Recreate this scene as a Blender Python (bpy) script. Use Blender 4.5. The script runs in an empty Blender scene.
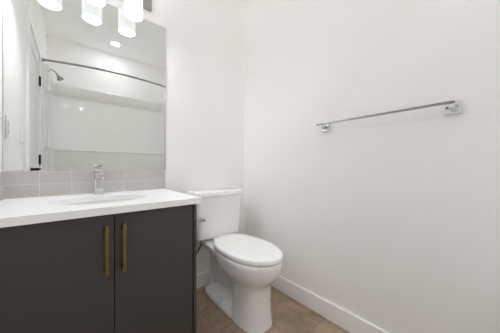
import bpy, bmesh, math, random
from mathutils import Vector, Matrix
random.seed(4)
S = bpy.context.scene
COL = S.collection
PI = math.pi

# ------------------------------------------------------------------ camera, world, exposure
XL, XR, YB, YF, H = -0.260, 1.264, 1.570, -0.760, 2.745      # room: left, right, vanity wall, tub wall, ceiling
CAMZ = 0.98
cam = bpy.data.cameras.new('camera')
cam.sensor_width = 36.0
cam.lens = 209.7 / 500 * 36.0
cam.shift_y = 0.001
cam.clip_start = 0.02
co = bpy.data.objects.new('camera', cam)
COL.objects.link(co)
co.location = (0, 0, CAMZ)
co.rotation_euler = (PI / 2, 0, -math.radians(40.33))
S.camera = co

w = bpy.data.worlds.new('world')
S.world = w
w.use_nodes = True
w.node_tree.nodes['Background'].inputs[0].default_value = (1, 1, 1, 1)
w.node_tree.nodes['Background'].inputs[1].default_value = 0.05

S.view_settings.view_transform = 'Standard'
S.view_settings.look = 'None'
S.view_settings.gamma = 1.0
S.view_settings.use_curve_mapping = False
S.view_settings.exposure = 0.55
SHADE_STRENGTH = 0.62
SHADE_BOTTOM_STRENGTH = 41.0
CAN_STRENGTH = 100.0
# added ambient fill, no source in the room, shaded by the renderer's ambient occlusion
S.cycles.use_fast_gi = True
S.cycles.fast_gi_method = 'ADD'
w.light_settings.ao_factor = 0.215
w.light_settings.distance = 1.8
S.cycles.use_denoising = True
S.cycles.max_bounces = 24
S.cycles.diffuse_bounces = 20
S.cycles.glossy_bounces = 8
S.cycles.sample_clamp_indirect = 0.0

# ------------------------------------------------------------------ materials
def srgb(r, g, b):
    def f(c):
        c /= 255.0
        return c / 12.92 if c <= 0.04045 else ((c + 0.055) / 1.055) ** 2.4
    return (f(r), f(g), f(b), 1.0)

def mat(name, rgb, rough=0.5, metal=0.0, noise=0.0, nscale=8.0, bump=0.0, bscale=200.0, coat=0.0, spec=0.5, stretch=None):
    m = bpy.data.materials.new(name)
    m.use_nodes = True
    nt = m.node_tree
    p = nt.nodes['Principled BSDF']
    p.inputs['Roughness'].default_value = rough
    p.inputs['Metallic'].default_value = metal
    p.inputs['Coat Weight'].default_value = coat
    p.inputs['Specular IOR Level'].default_value = spec
    tc = nt.nodes.new('ShaderNodeTexCoord')
    mp = nt.nodes.new('ShaderNodeMapping')
    if stretch:
        mp.inputs['Scale'].default_value = stretch
    nt.links.new(tc.outputs['Object'], mp.inputs['Vector'])
    n = nt.nodes.new('ShaderNodeTexNoise')
    n.inputs['Scale'].default_value = nscale
    n.inputs['Detail'].default_value = 5
    nt.links.new(mp.outputs[0], n.inputs['Vector'])
    r = nt.nodes.new('ShaderNodeValToRGB')
    c = srgb(*rgb)
    r.color_ramp.elements[0].position = 0.3
    r.color_ramp.elements[1].position = 0.7
    r.color_ramp.elements[0].color = tuple(min(1, v * (1 - noise)) for v in c[:3]) + (1,)
    r.color_ramp.elements[1].color = tuple(min(1, v * (1 + noise)) for v in c[:3]) + (1,)
    nt.links.new(n.outputs['Fac'], r.inputs['Fac'])
    nt.links.new(r.outputs['Color'], p.inputs['Base Color'])
    if bump:
        n2 = nt.nodes.new('ShaderNodeTexNoise')
        n2.inputs['Scale'].default_value = bscale
        n2.inputs['Detail'].default_value = 3
        nt.links.new(mp.outputs[0], n2.inputs['Vector'])
        b = nt.nodes.new('ShaderNodeBump')
        b.inputs['Strength'].default_value = bump
        b.inputs['Distance'].default_value = 0.002
        nt.links.new(n2.outputs['Fac'], b.inputs['Height'])
        nt.links.new(b.outputs[0], p.inputs['Normal'])
    return m

def emis(name, rgb, strength, base=0.8):
    m = bpy.data.materials.new(name)
    m.use_nodes = True
    p = m.node_tree.nodes['Principled BSDF']
    p.inputs['Base Color'].default_value = (base, base, base, 1)
    p.inputs['Roughness'].default_value = 0.4
    p.inputs['Emission Color'].default_value = srgb(*rgb)
    p.inputs['Emission Strength'].default_value = strength
    return m

def brick_mat(name, swap, off, bw, rh, mortar, c1, c2, cm, rough, cloud, cscale, stretch=(1, 1, 1), offset=0.0, streak=None):
    """stack-bonded tile grid with grout, in object space (objects of this material sit at the world origin)"""
    m = bpy.data.materials.new(name)
    m.use_nodes = True
    nt = m.node_tree
    L = nt.links.new
    p = nt.nodes['Principled BSDF']
    tc = nt.nodes.new('ShaderNodeTexCoord')
    sp = nt.nodes.new('ShaderNodeSeparateXYZ')
    L(tc.outputs['Object'], sp.inputs[0])
    cb = nt.nodes.new('ShaderNodeCombineXYZ')
    L(sp.outputs[swap[0]], cb.inputs[0])
    L(sp.outputs[swap[1]], cb.inputs[1])
    mp = nt.nodes.new('ShaderNodeMapping')
    mp.inputs['Location'].default_value = (off[0], off[1], 0)
    L(cb.outputs[0], mp.inputs['Vector'])
    br = nt.nodes.new('ShaderNodeTexBrick')
    br.offset = offset
    br.squash = 1.0
    br.inputs['Scale'].default_value = 1.0
    br.inputs['Mortar Size'].default_value = mortar
    br.inputs['Mortar Smooth'].default_value = 0.2
    br.inputs['Bias'].default_value = 0.0
    br.inputs['Brick Width'].default_value = bw
    br.inputs['Row Height'].default_value = rh
    br.inputs['Color1'].default_value = srgb(*c1)
    br.inputs['Color2'].default_value = srgb(*c2)
    br.inputs['Mortar'].default_value = srgb(*cm)
    L(mp.outputs[0], br.inputs['Vector'])
    m2 = nt.nodes.new('ShaderNodeMapping')
    m2.inputs['Scale'].default_value = stretch
    L(cb.outputs[0], m2.inputs['Vector'])
    n = nt.nodes.new('ShaderNodeTexNoise')
    n.inputs['Scale'].default_value = cscale
    n.inputs['Detail'].default_value = 8
    n.inputs['Roughness'].default_value = 0.62
    n.inputs['Distortion'].default_value = 0.6
    L(m2.outputs[0], n.inputs['Vector'])
    r = nt.nodes.new('ShaderNodeValToRGB')
    r.color_ramp.elements[0].position = 0.3
    r.color_ramp.elements[1].position = 0.72
    r.color_ramp.elements[0].color = (1 - cloud, 1 - cloud, 1 - cloud, 1)
    r.color_ramp.elements[1].color = (1 + cloud, 1 + cloud * 0.97, 1 + cloud * 0.92, 1)
    L(n.outputs['Fac'], r.inputs['Fac'])
    mx = nt.nodes.new('ShaderNodeMix')
    mx.data_type = 'RGBA'
    mx.blend_type = 'MULTIPLY'
    mx.inputs[0].default_value = 1.0
    L(br.outputs['Color'], mx.inputs[6])
    L(r.outputs['Color'], mx.inputs[7])
    out = mx.outputs[2]
    if streak:
        n3 = nt.nodes.new('ShaderNodeTexNoise')
        n3.inputs['Scale'].default_value = streak
        n3.inputs['Detail'].default_value = 4
        n3.inputs['Distortion'].default_value = 1.4
        m3 = nt.nodes.new('ShaderNodeMapping')
        m3.inputs['Scale'].default_value = (0.5, 2.2, 1)
        m3.inputs['Rotation'].default_value = (0, 0, 0.35)
        L(cb.outputs[0], m3.inputs['Vector'])
        L(m3.outputs[0], n3.inputs['Vector'])
        r3 = nt.nodes.new('ShaderNodeValToRGB')
        e = r3.color_ramp.elements
        e[0].position = 0.47; e[0].color = (1, 1, 1, 1)
        e[1].position = 0.53; e[1].color = (1, 1, 1, 1)
        k = e.new(0.5); k.color = (0.78, 0.76, 0.74, 1)
        L(n3.outputs['Fac'], r3.inputs['Fac'])
        mx2 = nt.nodes.new('ShaderNodeMix')
        mx2.data_type = 'RGBA'; mx2.blend_type = 'MULTIPLY'
        mx2.inputs[0].default_value = 0.7
        L(out, mx2.inputs[6]); L(r3.outputs['Color'], mx2.inputs[7])
        out = mx2.outputs[2]
    L(out, p.inputs['Base Color'])
    p.inputs['Roughness'].default_value = rough
    b = nt.nodes.new('ShaderNodeBump')
    b.inputs['Strength'].default_value = 0.4
    b.inputs['Distance'].default_value = 0.001
    b.invert = True
    L(br.outputs['Fac'], b.inputs['Height'])
    L(b.outputs[0], p.inputs['Normal'])
    return m

M = {}
M['wall'] = mat('wall_paint', (241, 239, 237), 0.75, noise=0.012, nscale=3, bump=0.05, bscale=260)
M['ceil'] = mat('ceiling_paint', (243, 243, 242), 0.85, noise=0.01, bump=0.08, bscale=180)
M['trim'] = mat('trim_white', (245, 244, 243), 0.4, noise=0.01)
M['door'] = mat('door_white', (234, 235, 234), 0.42, noise=0.01)
M['acrylic'] = mat('tub_acrylic', (236, 235, 233), 0.06, noise=0.008, coat=1.0)
M['sink'] = mat('vitreous_sink', (226, 229, 225), 0.12, noise=0.006, coat=0.4)
M['porcelain'] = mat('porcelain', (247, 246, 245), 0.12, noise=0.006, coat=0.5)
M['seat'] = mat('seat_plastic', (249, 249, 249), 0.2, noise=0.005)
M['quartz'] = mat('quartz_white', (250, 250, 250), 0.25, noise=0.012, nscale=60)
M['cab'] = mat('cabinet_charcoal', (70, 66, 63), 0.42, noise=0.06, nscale=30, stretch=(1, 1, 6), bump=0.03, bscale=300)
M['cabdark'] = mat('cabinet_inside', (34, 31, 29), 0.6, noise=0.05)
M['brass'] = mat('aged_brass', (145, 114, 74), 0.32, metal=1.0, noise=0.18, nscale=40, stretch=(1, 1, 0.3))
M['post'] = mat('dark_bronze', (40, 31, 24), 0.4, metal=0.8, noise=0.1)
M['chrome'] = mat('chrome', (194, 195, 196), 0.07, metal=1.0, noise=0.01)
M['chrome_bright'] = mat('chrome_bright', (224, 225, 226), 0.06, metal=1.0, noise=0.01)
M['chrome_dark_reflection'] = mat('chrome_dark_reflection', (160, 159, 158), 0.15, metal=1.0, noise=0.03)  # chrome with the dark reflection of its surroundings put into the colour
M['nickel'] = mat('brushed_nickel', (168, 164, 160), 0.32, metal=1.0, noise=0.06, nscale=80, stretch=(0.2, 1, 6))
M['black'] = mat('black_metal', (22, 22, 22), 0.4, metal=0.4, noise=0.05)
M['rubber'] = mat('dark_hose', (45, 44, 44), 0.5, noise=0.15, nscale=300)
M['plate'] = mat('plate_white', (243, 243, 242), 0.35, noise=0.005)
M['mirror'] = mat('mirror_silver', (229, 231, 228), 0.0, metal=1.0)
M['mirror_edge'] = mat('mirror_edge', (120, 126, 122), 0.2, noise=0.05)
M['drain'] = mat('drain_dark', (50, 50, 50), 0.4, metal=0.7, noise=0.05)
M['shade'] = emis('frosted_glass_lit', (250, 251, 252), SHADE_STRENGTH, 0.28)
M['shade_bottom'] = emis('frosted_glass_lit_bottom', (240, 247, 255), SHADE_BOTTOM_STRENGTH)
M['lens'] = emis('lamp_lens_lit', (240, 247, 255), CAN_STRENGTH)
TW = 0.1296
M['tile'] = brick_mat('grey_tile', (0, 2), (-0.518 + TW * 10, -0.822 + 0.068 * 4), TW, 0.068, 0.0013, (186, 181, 177), (194, 190, 186), (218, 216, 213), 0.25, 0.05, 6, (1, 6, 1))
M['tile_side'] = brick_mat('grey_tile_return', (1, 2), (-1.562 + TW * 10, -0.822 + 0.068 * 4), TW, 0.068, 0.0013, (186, 181, 177), (194, 190, 186), (218, 216, 213), 0.25, 0.05, 6, (1, 6, 1))
M['floor'] = brick_mat('brown_stone_tile', (0, 1), (-0.66 + 0.29 * 10, -1.012 + 0.29 * 10), 0.29, 0.29, 0.0018, (158, 138, 118), (170, 150, 130), (118, 101, 86), 0.42, 0.30, 8, (1, 1, 1), streak=5)

# ------------------------------------------------------------------ helpers
ORIGIN = {}

def thing(name, label, cat, loc, group=None):
    o = bpy.data.objects.new(name, None)
    o.empty_display_size = 0.05
    COL.objects.link(o)
    o.location = loc
    o['label'] = label
    o['category'] = cat
    if group:
        o['group'] = group
    ORIGIN[o.name] = Vector(loc)
    return o

def obj(name, bm, m, parent=None, smooth=None, label=None, bevel=0.0, segs=2):
    """link a bmesh written in world coordinates as one object"""
    base = ORIGIN[parent.name] if parent else Vector((0, 0, 0))
    bmesh.ops.recalc_face_normals(bm, faces=bm.faces[:])
    bm.transform(Matrix.Translation(-base))
    me = bpy.data.meshes.new(name)
    bm.to_mesh(me)
    bm.free()
    for k in (m if isinstance(m, (list, tuple)) else [m]):
        me.materials.append(k)
    o = bpy.data.objects.new(name, me)
    COL.objects.link(o)
    if parent:
        o.parent = parent
    ORIGIN[o.name] = base
    if label:
        o['label'] = label
    if bevel:
        b = o.modifiers.new('bevel', 'BEVEL')
        b.width = bevel
        b.segments = segs
        b.limit_method = 'ANGLE'
        b.angle_limit = math.radians(50)
    if smooth is not None:
        me.polygons.foreach_set('use_smooth', [True] * len(me.polygons))
        if smooth < 180:
            me.set_sharp_from_angle(angle=math.radians(smooth))
    return o

def struct(name, bm, m, **kw):
    o = obj(name, bm, m, **kw)
    o['kind'] = 'structure'
    return o

def tag(o, label, cat, group=None):
    o['label'] = label
    o['category'] = cat
    if group:
        o['group'] = group
    return o

def box(bm, x0, x1, y0, y1, z0, z1, mi=0):
    v = [bm.verts.new((x, y, z)) for x in (x0, x1) for y in (y0, y1) for z in (z0, z1)]
    for q in ((0, 1, 3, 2), (4, 6, 7, 5), (0, 4, 5, 1), (2, 3, 7, 6), (0, 2, 6, 4), (1, 5, 7, 3)):
        f = bm.faces.new([v[i] for i in q])
        f.material_index = mi
    return bm

def B(*a):
    return box(bmesh.new(), *a)

def loft(bm, rings, cap=True, mi=0):
    """bridge equal-length rings of points into a skin"""
    R = [[bm.verts.new(p) for p in r] for r in rings]
    n = len(R[0])
    for a, b in zip(R, R[1:]):
        for i in range(n):
            f = bm.faces.new((a[i], a[(i + 1) % n], b[(i + 1) % n], b[i]))
            f.material_index = mi
    if cap:
        bm.faces.new(R[0]).material_index = mi
        bm.faces.new(R[-1]).material_index = mi
    return bm

def cyl(bm, p, q, r0, r1=None, n=32, mi=0):
    r1 = r0 if r1 is None else r1
    p, q = Vector(p), Vector(q)
    d = (q - p).normalized()
    a = d.orthogonal().normalized()
    b = d.cross(a)
    ring = lambda c, r: [c + (a * math.cos(2 * PI * i / n) + b * math.sin(2 * PI * i / n)) * r for i in range(n)]
    return loft(bm, [ring(p, r0), ring(q, r1)], mi=mi)

def lathe(bm, c, axis, prof, n=40, mi=0):
    """profile of (distance along axis, radius) turned about the axis through c"""
    c = Vector(c)
    d = Vector(axis).normalized()
    a = d.orthogonal().normalized()
    b = d.cross(a)
    rings = [[c + d * h + (a * math.cos(2 * PI * i / n) + b * math.sin(2 * PI * i / n)) * max(r, 1e-4) for i in range(n)] for h, r in prof]
    return loft(bm, rings, mi=mi)

def tube(bm, pts, r, n=16, sub=8, mi=0):
    """round tube through points (Catmull-Rom); r a number or one radius per point"""
    P = [Vector(p) for p in pts]
    rr = r if isinstance(r, (list, tuple)) else [r] * len(P)
    path, rad = [], []
    for i in range(len(P) - 1):
        p0, p1, p2, p3 = P[max(i - 1, 0)], P[i], P[i + 1], P[min(i + 2, len(P) - 1)]
        for k in range(sub):
            t = k / sub
            path.append(0.5 * ((2 * p1) + (p2 - p0) * t + (2 * p0 - 5 * p1 + 4 * p2 - p3) * t * t + (3 * p1 - p0 - 3 * p2 + p3) * t ** 3))
            rad.append(rr[i] + (rr[i + 1] - rr[i]) * t)
    path.append(P[-1]); rad.append(rr[-1])
    up = None
    rings = []
    for i, c in enumerate(path):
        d = (path[min(i + 1, len(path) - 1)] - path[max(i - 1, 0)]).normalized()
        a = d.orthogonal().normalized() if up is None else (up - d * up.dot(d)).normalized()
        up = a
        b = d.cross(a)
        rings.append([c + (a * math.cos(2 * PI * j / n) + b * math.sin(2 * PI * j / n)) * rad[i] for j in range(n)])
    return loft(bm, rings, mi=mi)

def spow(v, e):
    return math.copysign(abs(v) ** e, v)

def egg(cx, a, yf, ym, yb, z, nf=2.0, nb=3.0, n=64):
    """plan outline of a toilet bowl or seat: rounded front (nf), squarer back (nb)"""
    out = []
    for i in range(n):
        t = 2 * PI * i / n
        c, s = math.cos(t), math.sin(t)
        e = 2 / (nb if s > 0 else nf)
        x = cx + a * spow(c, e)
        y = ym + ((yb - ym) if s > 0 else (ym - yf)) * spow(s, e)
        out.append((x, y, z))
    return out

def rrect(cx, cy, hx, hy, z, r=0.02, n=8, bow=0.0):
    """rounded rectangle in plan; bow pushes the front (-y) edge out in the middle"""
    out = []
    for qx, qy, a0 in ((1, 1, 0), (-1, 1, PI / 2), (-1, -1, PI), (1, -1, 1.5 * PI)):
        for k in range(n + 1):
            a = a0 + PI / 2 * k / n
            x = qx * (hx - r) + r * math.cos(a)
            y = qy * (hy - r) + r * math.sin(a)
            out.append((x, y))
        if qx == -1 and qy == -1:
            for k in range(1, 12):
                out.append((-(hx - r) + 2 * (hx - r) * k / 12, -hy))
    return [(cx + x, cy + y - (bow * (1 - (x / hx) ** 2) if y < 0 else 0), z) for x, y in out]

# ------------------------------------------------------------------ the room
T = 0.10
struct('floor', B(XL - T, XR + T, YF - T, YB + T, -0.06, 0), M['floor'])
struct('ceiling', B(XL - T, XR + T, YF - T, YB + T, H, H + 0.06), M['ceil'])
struct('wall_back', B(XL - T, XR + T, YB, YB + T, 0, H), M['wall'])
struct('wall_right', B(XR, XR + T, YF, YB, 0, H), M['wall'])
struct('wall_front', B(XL - T, XR + T, YF - T, YF, 0, H), M['wall'])
DY0, DY1, DZ = 0.095, 0.800, 2.105               # door opening in the left wall
bm = bmesh.new()
box(bm, XL - T, XL, YF, DY0 - 0.02, 0, H)
box(bm, XL - T, XL, DY1 + 0.02, YB, 0, H)
box(bm, XL - T, XL, DY0 - 0.02, DY1 + 0.02, DZ + 0.02, H)
struct('wall_left', bm, M['wall'])

def skirting(name, x0, x1, y0, y1):
    struct(name, B(x0, x1, y0, y1, 0, 0.114), M['trim'], bevel=0.003)
skirting('baseboard_right', XR - 0.013, XR, 0.006, YB - 0.013)
skirting('baseboard_back', 0.5045, XR, YB - 0.013, YB)
skirting('baseboard_left', XL, XL + 0.013, 0.885, 1.028)

# door with casing in the left wall, seen in the mirror
bm = bmesh.new()
for a, b in ((DY0 - 0.02, DY0 - 0.002), (DY1 + 0.002, DY1 + 0.02)):
    box(bm, XL - T, XL, a, b, 0, DZ + 0.02)
box(bm, XL - T, XL, DY0 - 0.002, DY1 + 0.002, DZ + 0.003, DZ + 0.02)
struct('trim_1', bm, M['trim'])
bm = bmesh.new()
box(bm, XL, XL + 0.016, DY1 + 0.006, DY1 + 0.076, 0, DZ + 0.076)
box(bm, XL, XL + 0.016, DY0 - 0.076, DY0 - 0.006, 0, DZ + 0.076)
box(bm, XL, XL + 0.016, DY0 - 0.006, DY1 + 0.006, DZ + 0.006, DZ + 0.076)
struct('trim_2', bm, M['trim'], bevel=0.002)

dx = XL + 0.002                                  # room-side face of the door
bm = B(dx - 0.030, dx - 0.008, DY0, DY1, 0.012, DZ)
for (a, b, c, d) in ((DY0, DY0 + 0.105, 0.012, DZ), (DY1 - 0.105, DY1, 0.012, DZ), (DY0 + 0.105, DY1 - 0.105, DZ - 0.115, DZ),
                     (DY0 + 0.105, DY1 - 0.105, 0.012, 0.22), (DY0 + 0.105, DY1 - 0.105, 0.90, 1.02)):
    box(bm, dx - 0.010, dx, a, b, c, d)
door = struct('door_1', bm, M['door'])
door['label'] = 'white two-panel door with black hinges, seen in the mirror'
for z in (0.26, 1.055, 1.86):
    bm = bmesh.new()
    cyl(bm, (dx + 0.008, DY0 - 0.006, z - 0.05), (dx + 0.008, DY0 - 0.006, z + 0.05), 0.0075, n=16)
    box(bm, dx, dx + 0.003, DY0 - 0.004, DY0 + 0.024, z - 0.05, z + 0.05)
    obj('hinge', bm, M['black'], door, label='black door hinge')
bm = bmesh.new()
ly, lz = DY1 - 0.065, 0.962
lathe(bm, (dx, ly, lz), (1, 0, 0), [(0, 0.027), (0.006, 0.027), (0.008, 0.024), (0.009, 0.011), (0.05, 0.0105)])
tube(bm, [(dx + 0.048, ly + 0.006, lz), (dx + 0.052, ly - 0.03, lz), (dx + 0.052, ly - 0.115, lz)], [0.011, 0.009, 0.008])
obj('lever_handle', bm, M['black'], door, smooth=40, label='black lever door handle')

# ------------------------------------------------------------------ vanity
CT0, CT1, CF, CR = 0.7915, 0.822, 0.996, 0.514     # countertop bottom, top, front edge, right end
CABF, CABR = 1.030, 0.503
van = thing('vanity_cabinet', 'charcoal two-door bathroom vanity cabinet under the white countertop', 'cabinet', (0.13, 1.30, 0))
bm = bmesh.new()
box(bm, CABR - 0.016, CABR, CABF, YB - 0.001, 0.0, CT0)                   # right end panel to the floor
box(bm, XL + 0.001, XL + 0.042, CABF, YB - 0.001, 0.0, CT0)               # scribe panel at the left wall
box(bm, XL + 0.042, CABR - 0.016, CABF + 0.024, YB - 0.02, 0.10, 0.118)   # bottom
box(bm, XL + 0.042, CABR - 0.016, YB - 0.02, YB - 0.004, 0.10, CT0 - 0.02)  # back
box(bm, XL + 0.042, CABR - 0.016, CABF + 0.022, CABF + 0.04, CT0 - 0.09, CT0)    # front rail
obj('cabinet_body', bm, M['cab'], van, bevel=0.001)
obj('toe_kick', B(XL + 0.042, CABR - 0.016, CABF + 0.075, CABF + 0.09, 0, 0.10), M['cabdark'], van)
SPLIT = 0.1350
def van_door(x0, x1, hx):
    d = obj('cabinet_door', B(x0, x1, CABF, CABF + 0.0195, 0.104, CT0 - 0.005), M['cab'], van, bevel=0.0012)
    bm = bmesh.new()
    z0, z1, y0 = 0.545, 0.746, CABF - 0.032
    box(bm, hx - 0.0065, hx + 0.0065, y0, y0 + 0.011, z0, z1, 0)
    for z in (z0 + 0.018, z1 - 0.018):
        lathe(bm, (hx, y0 + 0.010, z), (0, 1, 0), [(0, 0.0055), (0.016, 0.0055), (0.018, 0.009), (0.0225, 0.0095)], n=20, mi=1)
    obj('bar_handle', bm, [M['brass'], M['post']], d, bevel=0.0012, label='aged brass bar pull with dark posts')
van_door(XL + 0.045, SPLIT - 0.0013, 0.106)
van_door(SPLIT + 0.0013, CABR - 0.0215, 0.167)

# countertop with an oval cut-out
SX, SY, SA, SB = 0.118, 1.280, 0.200, 0.165
def oval(a, b, z, n=96):
    return [(SX + a * math.cos(2 * PI * i / n), SY + b * math.sin(2 * PI * i / n), z) for i in range(n)]
def rect_ring(x0, x1, y0, y1, z, n=96):
    out = []
    for i in range(n):
        t = 2 * PI * i / n
        c, s = math.cos(t), math.sin(t)
        k = min(((x1 - SX) / c) if c > 1e-9 else ((x0 - SX) / c) if c < -1e-9 else 1e9,
                ((y1 - SY) / s) if s > 1e-9 else ((y0 - SY) / s) if s < -1e-9 else 1e9)
        out.append([SX + k * c, SY + k * s, z])
    for cx_ in (x0, x1):                     # snap the nearest ring point onto each corner
        for cy_ in (y0, y1):
            i = min(range(n), key=lambda j: (out[j][0] - cx_) ** 2 + (out[j][1] - cy_) ** 2)
            out[i][0], out[i][1] = cx_, cy_
    return [tuple(p) for p in out]
X0, X1, Y0, Y1 = XL + 0.001, CR, CF, YB - 0.001
e = 0.0015
bm = bmesh.new()
loft(bm, [oval(SA, SB, CT0), rect_ring(X0, X1, Y0, Y1, CT0), rect_ring(X0, X1, Y0, Y1, CT1 - e), rect_ring(X0, X1 - e, Y0 + e, Y1, CT1),
          oval(SA + e, SB + e, CT1), oval(SA, SB, CT1 - e), oval(SA, SB, CT0)], cap=False)
bmesh.ops.remove_doubles(bm, verts=bm.verts[:], dist=1e-5)
tag(obj('countertop', bm, M['quartz']), 'white quartz vanity countertop with an oval cut-out', 'countertop')

sink = thing('undermount_sink', 'oval white undermount sink set below the countertop', 'sink', (SX, SY, 0.65))
bm = bmesh.new()
zt = CT0 - 0.0005
inner = [(1.035, 0), (1.01, 0), (0.99, 0.012), (0.955, 0.045), (0.88, 0.085), (0.72, 0.115), (0.45, 0.132), (0.12, 0.138)]
outer = [(0.12, 0.146), (0.5, 0.142), (0.78, 0.124), (0.93, 0.092), (1.0, 0.05), (1.035, 0.012), (1.035, 0)]
loft(bm, [oval(SA * k, SB * k, zt - d) for k, d in inner + outer], cap=False)
bmesh.ops.remove_doubles(bm, verts=bm.verts[:], dist=1e-5)
obj('basin', bm, M['sink'], sink, smooth=50)
bm = bmesh.new()
lathe(bm, (SX, SY, zt - 0.142), (0, 0, 1), [(0, 0.022), (0.006, 0.024), (0.008, 0.021), (0.006, 0.016), (0.010, 0.015), (0.011, 0.001)])
obj('drain', bm, M['chrome'], sink, smooth=40, label='chrome drain')

# faucet
FX, FY = 0.119, 1.497
fau = thing('faucet', 'chrome single-lever faucet standing behind the sink', 'faucet', (FX, FY, CT1))
bm = bmesh.new()
loft(bm, [rrect(FX, FY, 0.025, 0.025, CT1, 0.012), rrect(FX, FY, 0.025, 0.025, CT1 + 0.005, 0.012), rrect(FX, FY, 0.0235, 0.0235, CT1 + 0.007, 0.010),
          rrect(FX, FY, 0.0225, 0.0225, CT1 + 0.128, 0.010), rrect(FX, FY, 0.018, 0.018, CT1 + 0.130, 0.009)])
obj('faucet_body', bm, M['chrome_bright'], fau, smooth=35)
bm = bmesh.new()
secs = []
for y, z, hx, hz in ((FY - 0.010, CT1 + 0.098, 0.0195, 0.018), (FY - 0.04, CT1 + 0.096, 0.0190, 0.015), (FY - 0.085, CT1 + 0.089, 0.0180, 0.012), (FY - 0.118, CT1 + 0.081, 0.0165, 0.010)):
    secs.append([(FX + a, y, z + b) for a, b, _ in rrect(0, 0, hx, hz, 0, 0.005)])
loft(bm, secs)
lathe(bm, (FX, FY - 0.108, CT1 + 0.078), (0, 0, -1), [(0, 0.012), (0.008, 0.012), (0.009, 0.008)], n=24)
obj('spout', bm, M['chrome_bright'], fau, smooth=35)
bm = bmesh.new()
lathe(bm, (FX, FY, CT1 + 0.131), (0, 0, 1), [(0, 0.018), (0.004, 0.018), (0.005, 0.0225), (0.016, 0.0225), (0.020, 0.020)], n=32)
secs = []
for y, z, hx, hz in ((FY + 0.012, CT1 + 0.148, 0.016, 0.007), (FY - 0.02, CT1 + 0.153, 0.016, 0.006), (FY - 0.07, CT1 + 0.168, 0.012, 0.0045), (FY - 0.088, CT1 + 0.174, 0.010, 0.004)):
    secs.append([(FX + a, y, z + b) for a, b, _ in rrect(0, 0, hx, hz, 0, 0.003)])
loft(bm, secs)
obj('lever', bm, M['chrome_bright'], fau, smooth=35)

# tiled backsplash: along the mirror wall and its return on the left wall
TT = 0.958
struct('trim_3', B(XL, 0.518, YB - 0.008, YB, CT1, TT), M['tile'], bevel=0.0008)
struct('trim_4', B(XL, XL + 0.008, CF + 0.004, YB - 0.008, CT1, TT), M['tile_side'], bevel=0.0008)

# mirror
MZ = 1.994
mir = thing('vanity_mirror', 'large frameless wall mirror above the grey tile backsplash', 'mirror', (0.13, YB, TT))
x0, x1 = XL + 0.002, 0.5225
bm = B(x0, x1, YB - 0.0055, YB - 0.0005, TT + 0.001, MZ)
for f in bm.faces:
    f.material_index = 0 if f.calc_center_median().y < YB - 0.0052 else 1
obj('glass', bm, [M['mirror'], M['mirror_edge']], mir)

# ------------------------------------------------------------------ vanity light above the mirror
LX, LYO, LZ0 = 0.100, YB - 0.108, 1.918
van_l = thing('vanity_light', 'three-light wall fixture with lit white cylinder shades above the mirror', 'wall light', (LX, YB, 2.12))
obj('backplate', B(LX - 0.32, LX + 0.322, YB - 0.024, YB - 0.001, 2.065, 2.175), M['nickel'], van_l, bevel=0.002)
for sx in (-0.194, 0.0, 0.194):
    cx = LX + sx - 0.002
    bm = bmesh.new()
    tube(bm, [(cx, YB - 0.02, 2.13), (cx, LYO + 0.02, 2.13), (cx, LYO, 2.125), (cx, LYO, 2.09)], 0.009)
    lathe(bm, (cx, LYO, 2.085), (0, 0, 1), [(0, 0.032), (0.018, 0.032), (0.024, 0.02)])
    obj('arm', bm, M['nickel'], van_l, smooth=40)
    bm = bmesh.new()
    lathe(bm, (cx, LYO, LZ0), (0, 0, 1), [(0.006, 0.003), (0.005, 0.047), (0.0, 0.0495), (0.004, 0.0515), (0.165, 0.0515), (0.168, 0.049), (0.168, 0.02)], n=48)
    sh_ = obj('lamp_shade', bm, M['shade'], van_l, smooth=40, label='lit frosted white glass cylinder shade')
    bm = bmesh.new()
    lathe(bm, (cx, LYO, LZ0 + 0.0025), (0, 0, -1), [(0, 0.0475), (0.003, 0.046), (0.0035, 0.002)], n=48)
    obj('bottom_diffuser', bm, M['shade_bottom'], sh_, smooth=40)
    bm = bmesh.new()
    lathe(bm, (cx, LYO, LZ0 + 0.1685), (0, 0, 1), [(0, 0.048), (0.003, 0.046), (0.0035, 0.034)], n=48)
    obj('added_top_glow', bm, M['shade_bottom'], sh_, smooth=40)  # unseen glowing disc, added to throw light upward from the shade

# ------------------------------------------------------------------ toilet
TX = 0.888
wc = thing('toilet', 'white two-piece toilet with closed lid between the vanity and the right wall', 'toilet', (TX, 1.15, 0))
BX = TX
bm = bmesh.new()
# bowl and front pedestal: outlines from rim to floor
secs = [  # z, half width, front, widest, back, nf, nb
    (0.420, 0.166, 0.817, 1.06, 1.345, 2.1, 2.6),
    (0.414, 0.170, 0.810, 1.06, 1.350, 2.1, 2.6),
    (0.395, 0.171, 0.809, 1.06, 1.348, 2.1, 2.6),
    (0.362, 0.168, 0.815, 1.06, 1.330, 2.1, 2.6),
    (0.335, 0.161, 0.826, 1.06, 1.300, 2.1, 2.5),
    (0.308, 0.148, 0.845, 1.06, 1.260, 2.1, 2.4),
    (0.284, 0.130, 0.868, 1.05, 1.215, 2.2, 2.4),
    (0.264, 0.113, 0.886, 1.04, 1.175, 2.3, 2.6),
    (0.238, 0.101, 0.897, 1.03, 1.148, 2.4, 3.2),
    (0.150, 0.099, 0.899, 1.03, 1.142, 2.4, 4.0),
    (0.060, 0.104, 0.894, 1.03, 1.144, 2.4, 4.5),
    (0.000, 0.111, 0.886, 1.03, 1.146, 2.4, 4.5)]
loft(bm, [egg(BX, a, f, m_, b, z, nf, nb) for z, a, f, m_, b, nf, nb in secs])
# deck under the tank, narrowing towards the wall
def deck(h, d, z):
    return [(TX + (x - TX) * (1 - (y - 1.30) * 0.9), y, z) for x, y, z in rrect(TX, 1.38, h, d, z, 0.035)]
loft(bm, [deck(h, d, z) for z, h, d in ((0.330, 0.05, 0.10), (0.350, 0.105, 0.125), (0.372, 0.143, 0.138), (0.413, 0.151, 0.144), (0.4205, 0.147, 0.141))])
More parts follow.
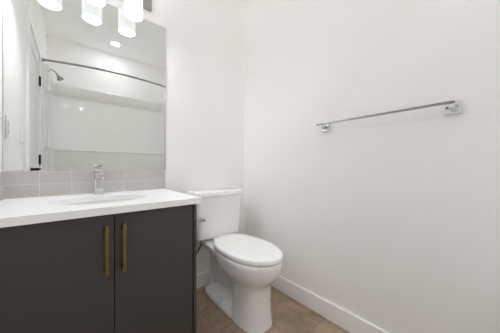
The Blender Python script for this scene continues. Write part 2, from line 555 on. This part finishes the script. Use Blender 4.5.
# trapway behind the pedestal, down to the floor
tube(bm, [(TX, 1.06, 0.20), (TX, 1.17, 0.17), (TX, 1.27, 0.25), (TX, 1.36, 0.27), (TX, 1.42, 0.17), (TX, 1.43, 0.02)], [0.050, 0.036, 0.036, 0.036, 0.034, 0.036], n=24)
loft(bm, [rrect(TX, 1.32, h, d, z, 0.02) for z, h, d in ((0.0, 0.016, 0.20), (0.2, 0.012, 0.18), (0.37, 0.018, 0.15))])
loft(bm, [rrect(TX, 1.475, h, d, z, 0.02) for z, h, d in ((0.0, 0.040, 0.040), (0.2, 0.038, 0.040), (0.385, 0.050, 0.05))])
for s_ in (-1, 1):
    tube(bm, [(TX, 1.245, 0.285), (TX + s_ * 0.090, 1.245, 0.285), (TX + s_ * 0.106, 1.245, 0.285)], [0.032, 0.026, 0.015], n=20)
# foot flange, higher towards the trapway
loft(bm, [egg(TX, a, 1.05, 1.2, b, z, 4, 4.5) for z, a, b in ((0, 0.112, 1.525), (0.026, 0.109, 1.522), (0.036, 0.098, 1.512), (0.070, 0.045, 1.48))])
bowl = obj('bowl', bm, M['porcelain'], wc, smooth=180)
rm = bowl.modifiers.new('remesh', 'REMESH')
rm.mode = 'VOXEL'
rm.voxel_size = 0.005
rm.use_smooth_shade = True
sm = bowl.modifiers.new('smooth', 'SMOOTH')
sm.factor = 0.5
sm.iterations = 5
for s in (-1, 1):
    bm = bmesh.new()
    lathe(bm, (TX + s * 0.086, 1.235, 0.034), (0, 0, 1), [(0, 0.017), (0.013, 0.0165), (0.022, 0.012), (0.025, 0.004)], n=24)
    obj('bolt_cap', bm, M['seat'], wc, smooth=50)
bm = bmesh.new()
loft(bm, [egg(BX, a, f, 1.06, b, z, 2.1, 2.7) for z, a, f, b in ((0.4215, 0.155, 0.826, 1.34), (0.423, 0.157, 0.824, 1.34), (0.430, 0.157, 0.824, 1.34), (0.4318, 0.155, 0.826, 1.34))])
obj('seat', bm, M['seat'], wc, smooth=40)
bm = bmesh.new()
loft(bm, [egg(BX, a, f, 1.07, b, z, 2.0, 2.5) for z, a, f, b in ((0.4320, 0.167, 0.807, 1.362), (0.4345, 0.171, 0.802, 1.366), (0.450, 0.171, 0.802, 1.366), (0.456, 0.167, 0.806, 1.362),
      (0.459, 0.153, 0.825, 1.348), (0.461, 0.11, 0.875, 1.30), (0.462, 0.05, 0.97, 1.20))])
obj('seat_lid', bm, M['seat'], wc, smooth=50)
for s in (-1, 1):
    bm = bmesh.new()
    cyl(bm, (TX + s * 0.065, 1.372, 0.419), (TX + s * 0.065, 1.372, 0.440), 0.012, 0.010, n=20)
    cyl(bm, (TX + s * 0.065 - 0.02, 1.370, 0.440), (TX + s * 0.065 + 0.02, 1.370, 0.440), 0.008, n=16)
    obj('hinge', bm, M['seat'], wc, smooth=40)
TKX = 0.882
bm = bmesh.new()
loft(bm, [rrect(TKX, 1.470, h, d, z, 0.03, bow=bw) for z, h, d, bw in ((0.4215, 0.09, 0.05, 0), (0.440, 0.10, 0.06, 0), (0.442, 0.182, 0.076, 0.008), (0.450, 0.190, 0.081, 0.010), (0.60, 0.196, 0.084, 0.012), (0.757, 0.202, 0.087, 0.014))])
obj('tank', bm, M['porcelain'], wc, smooth=35)
bm = bmesh.new()
loft(bm, [rrect(TKX, 1.467, h, d, z, 0.03, bow=0.016) for z, h, d in ((0.758, 0.208, 0.090), (0.762, 0.213, 0.095), (0.785, 0.213, 0.095), (0.793, 0.208, 0.090), (0.796, 0.19, 0.075))])
obj('tank_lid', bm, M['porcelain'], wc, smooth=40)
bm = bmesh.new()
fy, fx, fz = 1.376, 0.716, 0.600
lathe(bm, (fx, fy + 0.005, fz), (0, -1, 0), [(0, 0.014), (0.012, 0.014), (0.016, 0.010), (0.030, 0.008)], n=24)
tube(bm, [(fx, fy - 0.022, fz), (fx + 0.005, fy - 0.03, fz - 0.001), (fx - 0.04, fy - 0.036, fz + 0.006), (fx - 0.085, fy - 0.034, fz + 0.014)], [0.0075, 0.0075, 0.0065, 0.008], n=14)
obj('flush_lever', bm, M['chrome_dark_reflection'], wc, smooth=40, label='chrome flush lever')

# water supply hose from the wall up to the tank
bm = bmesh.new()
tube(bm, [(0.70, YB - 0.020, 0.22), (0.702, YB - 0.045, 0.235), (0.716, YB - 0.055, 0.28), (0.745, YB - 0.06, 0.32), (0.769, YB - 0.07, 0.37), (0.768, YB - 0.07, 0.41), (0.760, YB - 0.07, 0.4405)], 0.006, n=12)
hose = obj('supply_hose', bm, M['rubber'], wc, smooth=60, label='dark braided supply hose')
bm = bmesh.new()
lathe(bm, (0.70, YB - 0.001, 0.22), (0, -1, 0), [(0, 0.028), (0.004, 0.026), (0.007, 0.011), (0.024, 0.010)], n=24)
obj('wall_coupling', bm, M['chrome'], hose, smooth=40)

# ------------------------------------------------------------------ towel bar on the right wall
BZ, BXX = 1.237, XR - 0.062
tb = thing('towel_bar', 'chrome square towel bar mounted on the right wall', 'towel bar', (XR, 0.42, BZ))
for y in (0.122, 0.722):
    bm = bmesh.new()
    box(bm, XR - 0.010, XR - 0.0005, y - 0.026, y + 0.026, BZ - 0.028, BZ + 0.026)
    box(bm, BXX - 0.006, XR - 0.009, y - 0.010, y + 0.010, BZ - 0.010, BZ + 0.006)
    obj('post', bm, M['chrome_bright'], tb, bevel=0.0015)
obj('bar', B(BXX - 0.007, BXX + 0.007, 0.112, 0.752, BZ + 0.0075, BZ + 0.0175), M['chrome_dark_reflection'], tb, bevel=0.001)

# ------------------------------------------------------------------ left wall: switch and outlet, seen in the mirror
def wall_plate(name, label, cat, y, z, hw, kind):
    t = thing(name, label, cat, (XL, y, z))
    obj('cover_plate', B(XL + 0.0005, XL + 0.007, y - hw, y + hw, z - 0.058, z + 0.058), M['plate'], t, bevel=0.002)
    if kind == 'switch':
        for s in (-1, 1):
            c = y + s * 0.023
            bm = bmesh.new()
            v = [(XL + 0.007, c - 0.016, z - 0.033), (XL + 0.0115, c - 0.016, z - 0.033), (XL + 0.008, c - 0.016, z), (XL + 0.0095, c - 0.016, z + 0.033), (XL + 0.007, c - 0.016, z + 0.033)]
            loft(bm, [v, [(a, c + 0.016, d) for a, b, d in v]])
            obj('rocker', bm, M['plate'], t)
    else:
        bm = bmesh.new()
        box(bm, XL + 0.007, XL + 0.010, y - 0.0165, y + 0.0165, z - 0.034, z + 0.034)
        for dz in (-0.018, 0.018):
            for dy in (-0.006, 0.006):
                box(bm, XL + 0.0098, XL + 0.0103, y + dy - 0.0012, y + dy + 0.0012, z + dz - 0.004, z + dz + 0.005, 1)
        obj('socket', bm, [M['plate'], M['black']], t)
wall_plate('light_switch', 'white double rocker switch plate by the door, seen in the mirror', 'switch', 1.035, 1.20, 0.058, 'switch')
wall_plate('power_outlet', 'white outlet plate on the left wall close to the mirror', 'outlet', 1.475, 1.185, 0.036, 'outlet')

# ------------------------------------------------------------------ tub alcove behind the camera, seen in the mirror
TF = -0.035
tub = thing('bathtub', 'white alcove bathtub under the shower surround', 'bathtub', (0.5, -0.38, 0))
bm = bmesh.new()
hx, hy, cx, cy = (XR - XL) / 2 - 0.002, (TF - YF) / 2 - 0.001, (XR + XL) / 2, (TF + YF) / 2
rings = [rrect(cx, cy, hx - 0.002, hy - 0.012, 0, 0.01), rrect(cx, cy, hx - 0.002, hy - 0.012, 0.40, 0.01), rrect(cx, cy, hx, hy, 0.44, 0.012), rrect(cx, cy, hx, hy, 0.485, 0.012),
         rrect(cx, cy, hx - 0.012, hy - 0.012, 0.495, 0.012), rrect(cx, cy, hx - 0.075, hy - 0.075, 0.495, 0.12), rrect(cx, cy, hx - 0.09, hy - 0.09, 0.48, 0.12),
         rrect(cx, cy, hx - 0.15, hy - 0.12, 0.16, 0.12), rrect(cx, cy, hx - 0.22, hy - 0.17, 0.12, 0.1)]
loft(bm, rings)
obj('tub_shell', bm, M['acrylic'], tub, smooth=40)
bm = bmesh.new()
lathe(bm, (XL + 0.22, cy, 0.1205), (0, 0, 1), [(0, 0.03), (0.004, 0.028), (0.005, 0.01)], n=24)
obj('drain', bm, M['chrome'], tub, smooth=40)

sur = thing('shower_surround', 'glossy white three-sided shower surround with a ledge, seen in the mirror', 'shower surround', (0.5, YF, 0.496))
# one continuous wall section swept round the three sides: (height, stand-off from the wall)
prof = [(0.496, 0.030), (1.180, 0.040), (1.196, 0.044), (1.206, 0.050), (1.214, 0.052), (1.220, 0.048), (1.226, 0.030), (1.240, 0.022), (1.90, 0.056), (1.935, 0.060), (1.948, 0.066), (1.957, 0.074), (2.070, 0.118), (2.084, 0.121), (2.094, 0.116), (2.098, 0.105), (2.104, 0.002)]
bm = bmesh.new()
def path_pts(d, z):
    """plan line of the surround at stand-off d: left side, rounded corner, back, rounded corner, right side"""
    r = 0.07
    out = [(XL + d * 0.55 + 0.004, TF, z)]
    out.append((XL + d * 0.55 + 0.004, YF + d + r, z))
    for k in range(1, 9):
        a = PI + PI / 2 * k / 8
        out.append((XL + d * 0.55 + 0.004 + r + r * math.cos(a), YF + d + r + r * math.sin(a), z))
    for k in range(0, 9):
        a = 1.5 * PI + PI / 2 * k / 8
        out.append((XR - d * 0.55 - 0.004 - r + r * math.cos(a), YF + d + r + r * math.sin(a), z))
    out.append((XR - d * 0.55 - 0.004, TF, z))
    return out
rows = [[bm.verts.new(p) for p in path_pts(d, z)] for z, d in prof]
for a, b in zip(rows, rows[1:]):
    for i in range(len(a) - 1):
        bm.faces.new((a[i], a[i + 1], b[i + 1], b[i]))
for side in (0, -1):                            # front return flanges against the side walls
    xw = XL + 0.001 if side == 0 else XR - 0.001
    wv = [bm.verts.new((xw, TF, z)) for z, d in prof]
    for i in range(len(prof) - 1):
        bm.faces.new((rows[i][side], rows[i + 1][side], wv[i + 1], wv[i]))
obj('wall_panel', bm, M['acrylic'], sur, smooth=50)

rod = thing('shower_curtain_rod', 'curved chrome shower curtain rod spanning the tub, seen in the mirror', 'curtain rod', (0.5, -0.03, 2.13))
RZ, RY0, RBOW = 2.14, -0.05, 0.14
pts = [(XL + 0.01 + (XR - XL - 0.02) * k / 12, RY0 + RBOW * (1 - ((k - 6) / 6) ** 2), RZ) for k in range(13)]
bm = bmesh.new()
tube(bm, pts, 0.0115, n=20, sub=4)
obj('rod_tube', bm, M['nickel'], rod, smooth=60)
for x, d in ((XL, 1), (XR, -1)):
    bm = bmesh.new()
    lathe(bm, (x + d * 0.0005, RY0, RZ), (d, 0, 0), [(0, 0.036), (0.006, 0.036), (0.010, 0.030), (0.014, 0.018), (0.035, 0.017)], n=32)
    obj('end_flange', bm, M['nickel'], rod, smooth=40)

sh = thing('shower_fixture', 'chrome shower head on a bent arm, seen in the mirror', 'shower head', (XL, -0.36, 2.16))
bm = bmesh.new()
lathe(bm, (XL + 0.0005, -0.36, 2.165), (1, 0, 0), [(0, 0.03), (0.005, 0.028), (0.012, 0.014)], n=24)
obj('flange', bm, M['nickel'], sh, smooth=40)
bm = bmesh.new()
tube(bm, [(XL + 0.005, -0.36, 2.165), (XL + 0.06, -0.36, 2.162), (XL + 0.10, -0.36, 2.142), (XL + 0.125, -0.36, 2.112)], 0.0085, n=16)
obj('arm', bm, M['nickel'], sh, smooth=60)
bm = bmesh.new()
lathe(bm, (XL + 0.120, -0.36, 2.118), (0.5, 0, -0.87), [(0, 0.010), (0.02, 0.014), (0.03, 0.015), (0.055, 0.034), (0.066, 0.037), (0.070, 0.034), (0.071, 0.01)], n=32)
obj('spray_head', bm, M['nickel'], sh, smooth=40)

# recessed ceiling light over the tub
RX, RYY = 0.475, -0.41
can = thing('recessed_light', 'lit round recessed ceiling light over the tub, seen in the mirror', 'ceiling light', (RX, RYY, H))
bm = bmesh.new()
lathe(bm, (RX, RYY, H - 0.0005), (0, 0, -1), [(0, 0.082), (0.003, 0.081), (0.005, 0.073), (0.002, 0.049), (0.0, 0.046)], n=48)
obj('trim_ring', bm, M['trim'], can, smooth=40)
bm = bmesh.new()
lathe(bm, (RX, RYY, H - 0.001), (0, 0, -1), [(0, 0.047), (0.002, 0.047), (0.003, 0.044), (0.0032, 0.002)], n=48)
obj('lens', bm, M['lens'], can, smooth=40, label='lit round lens')
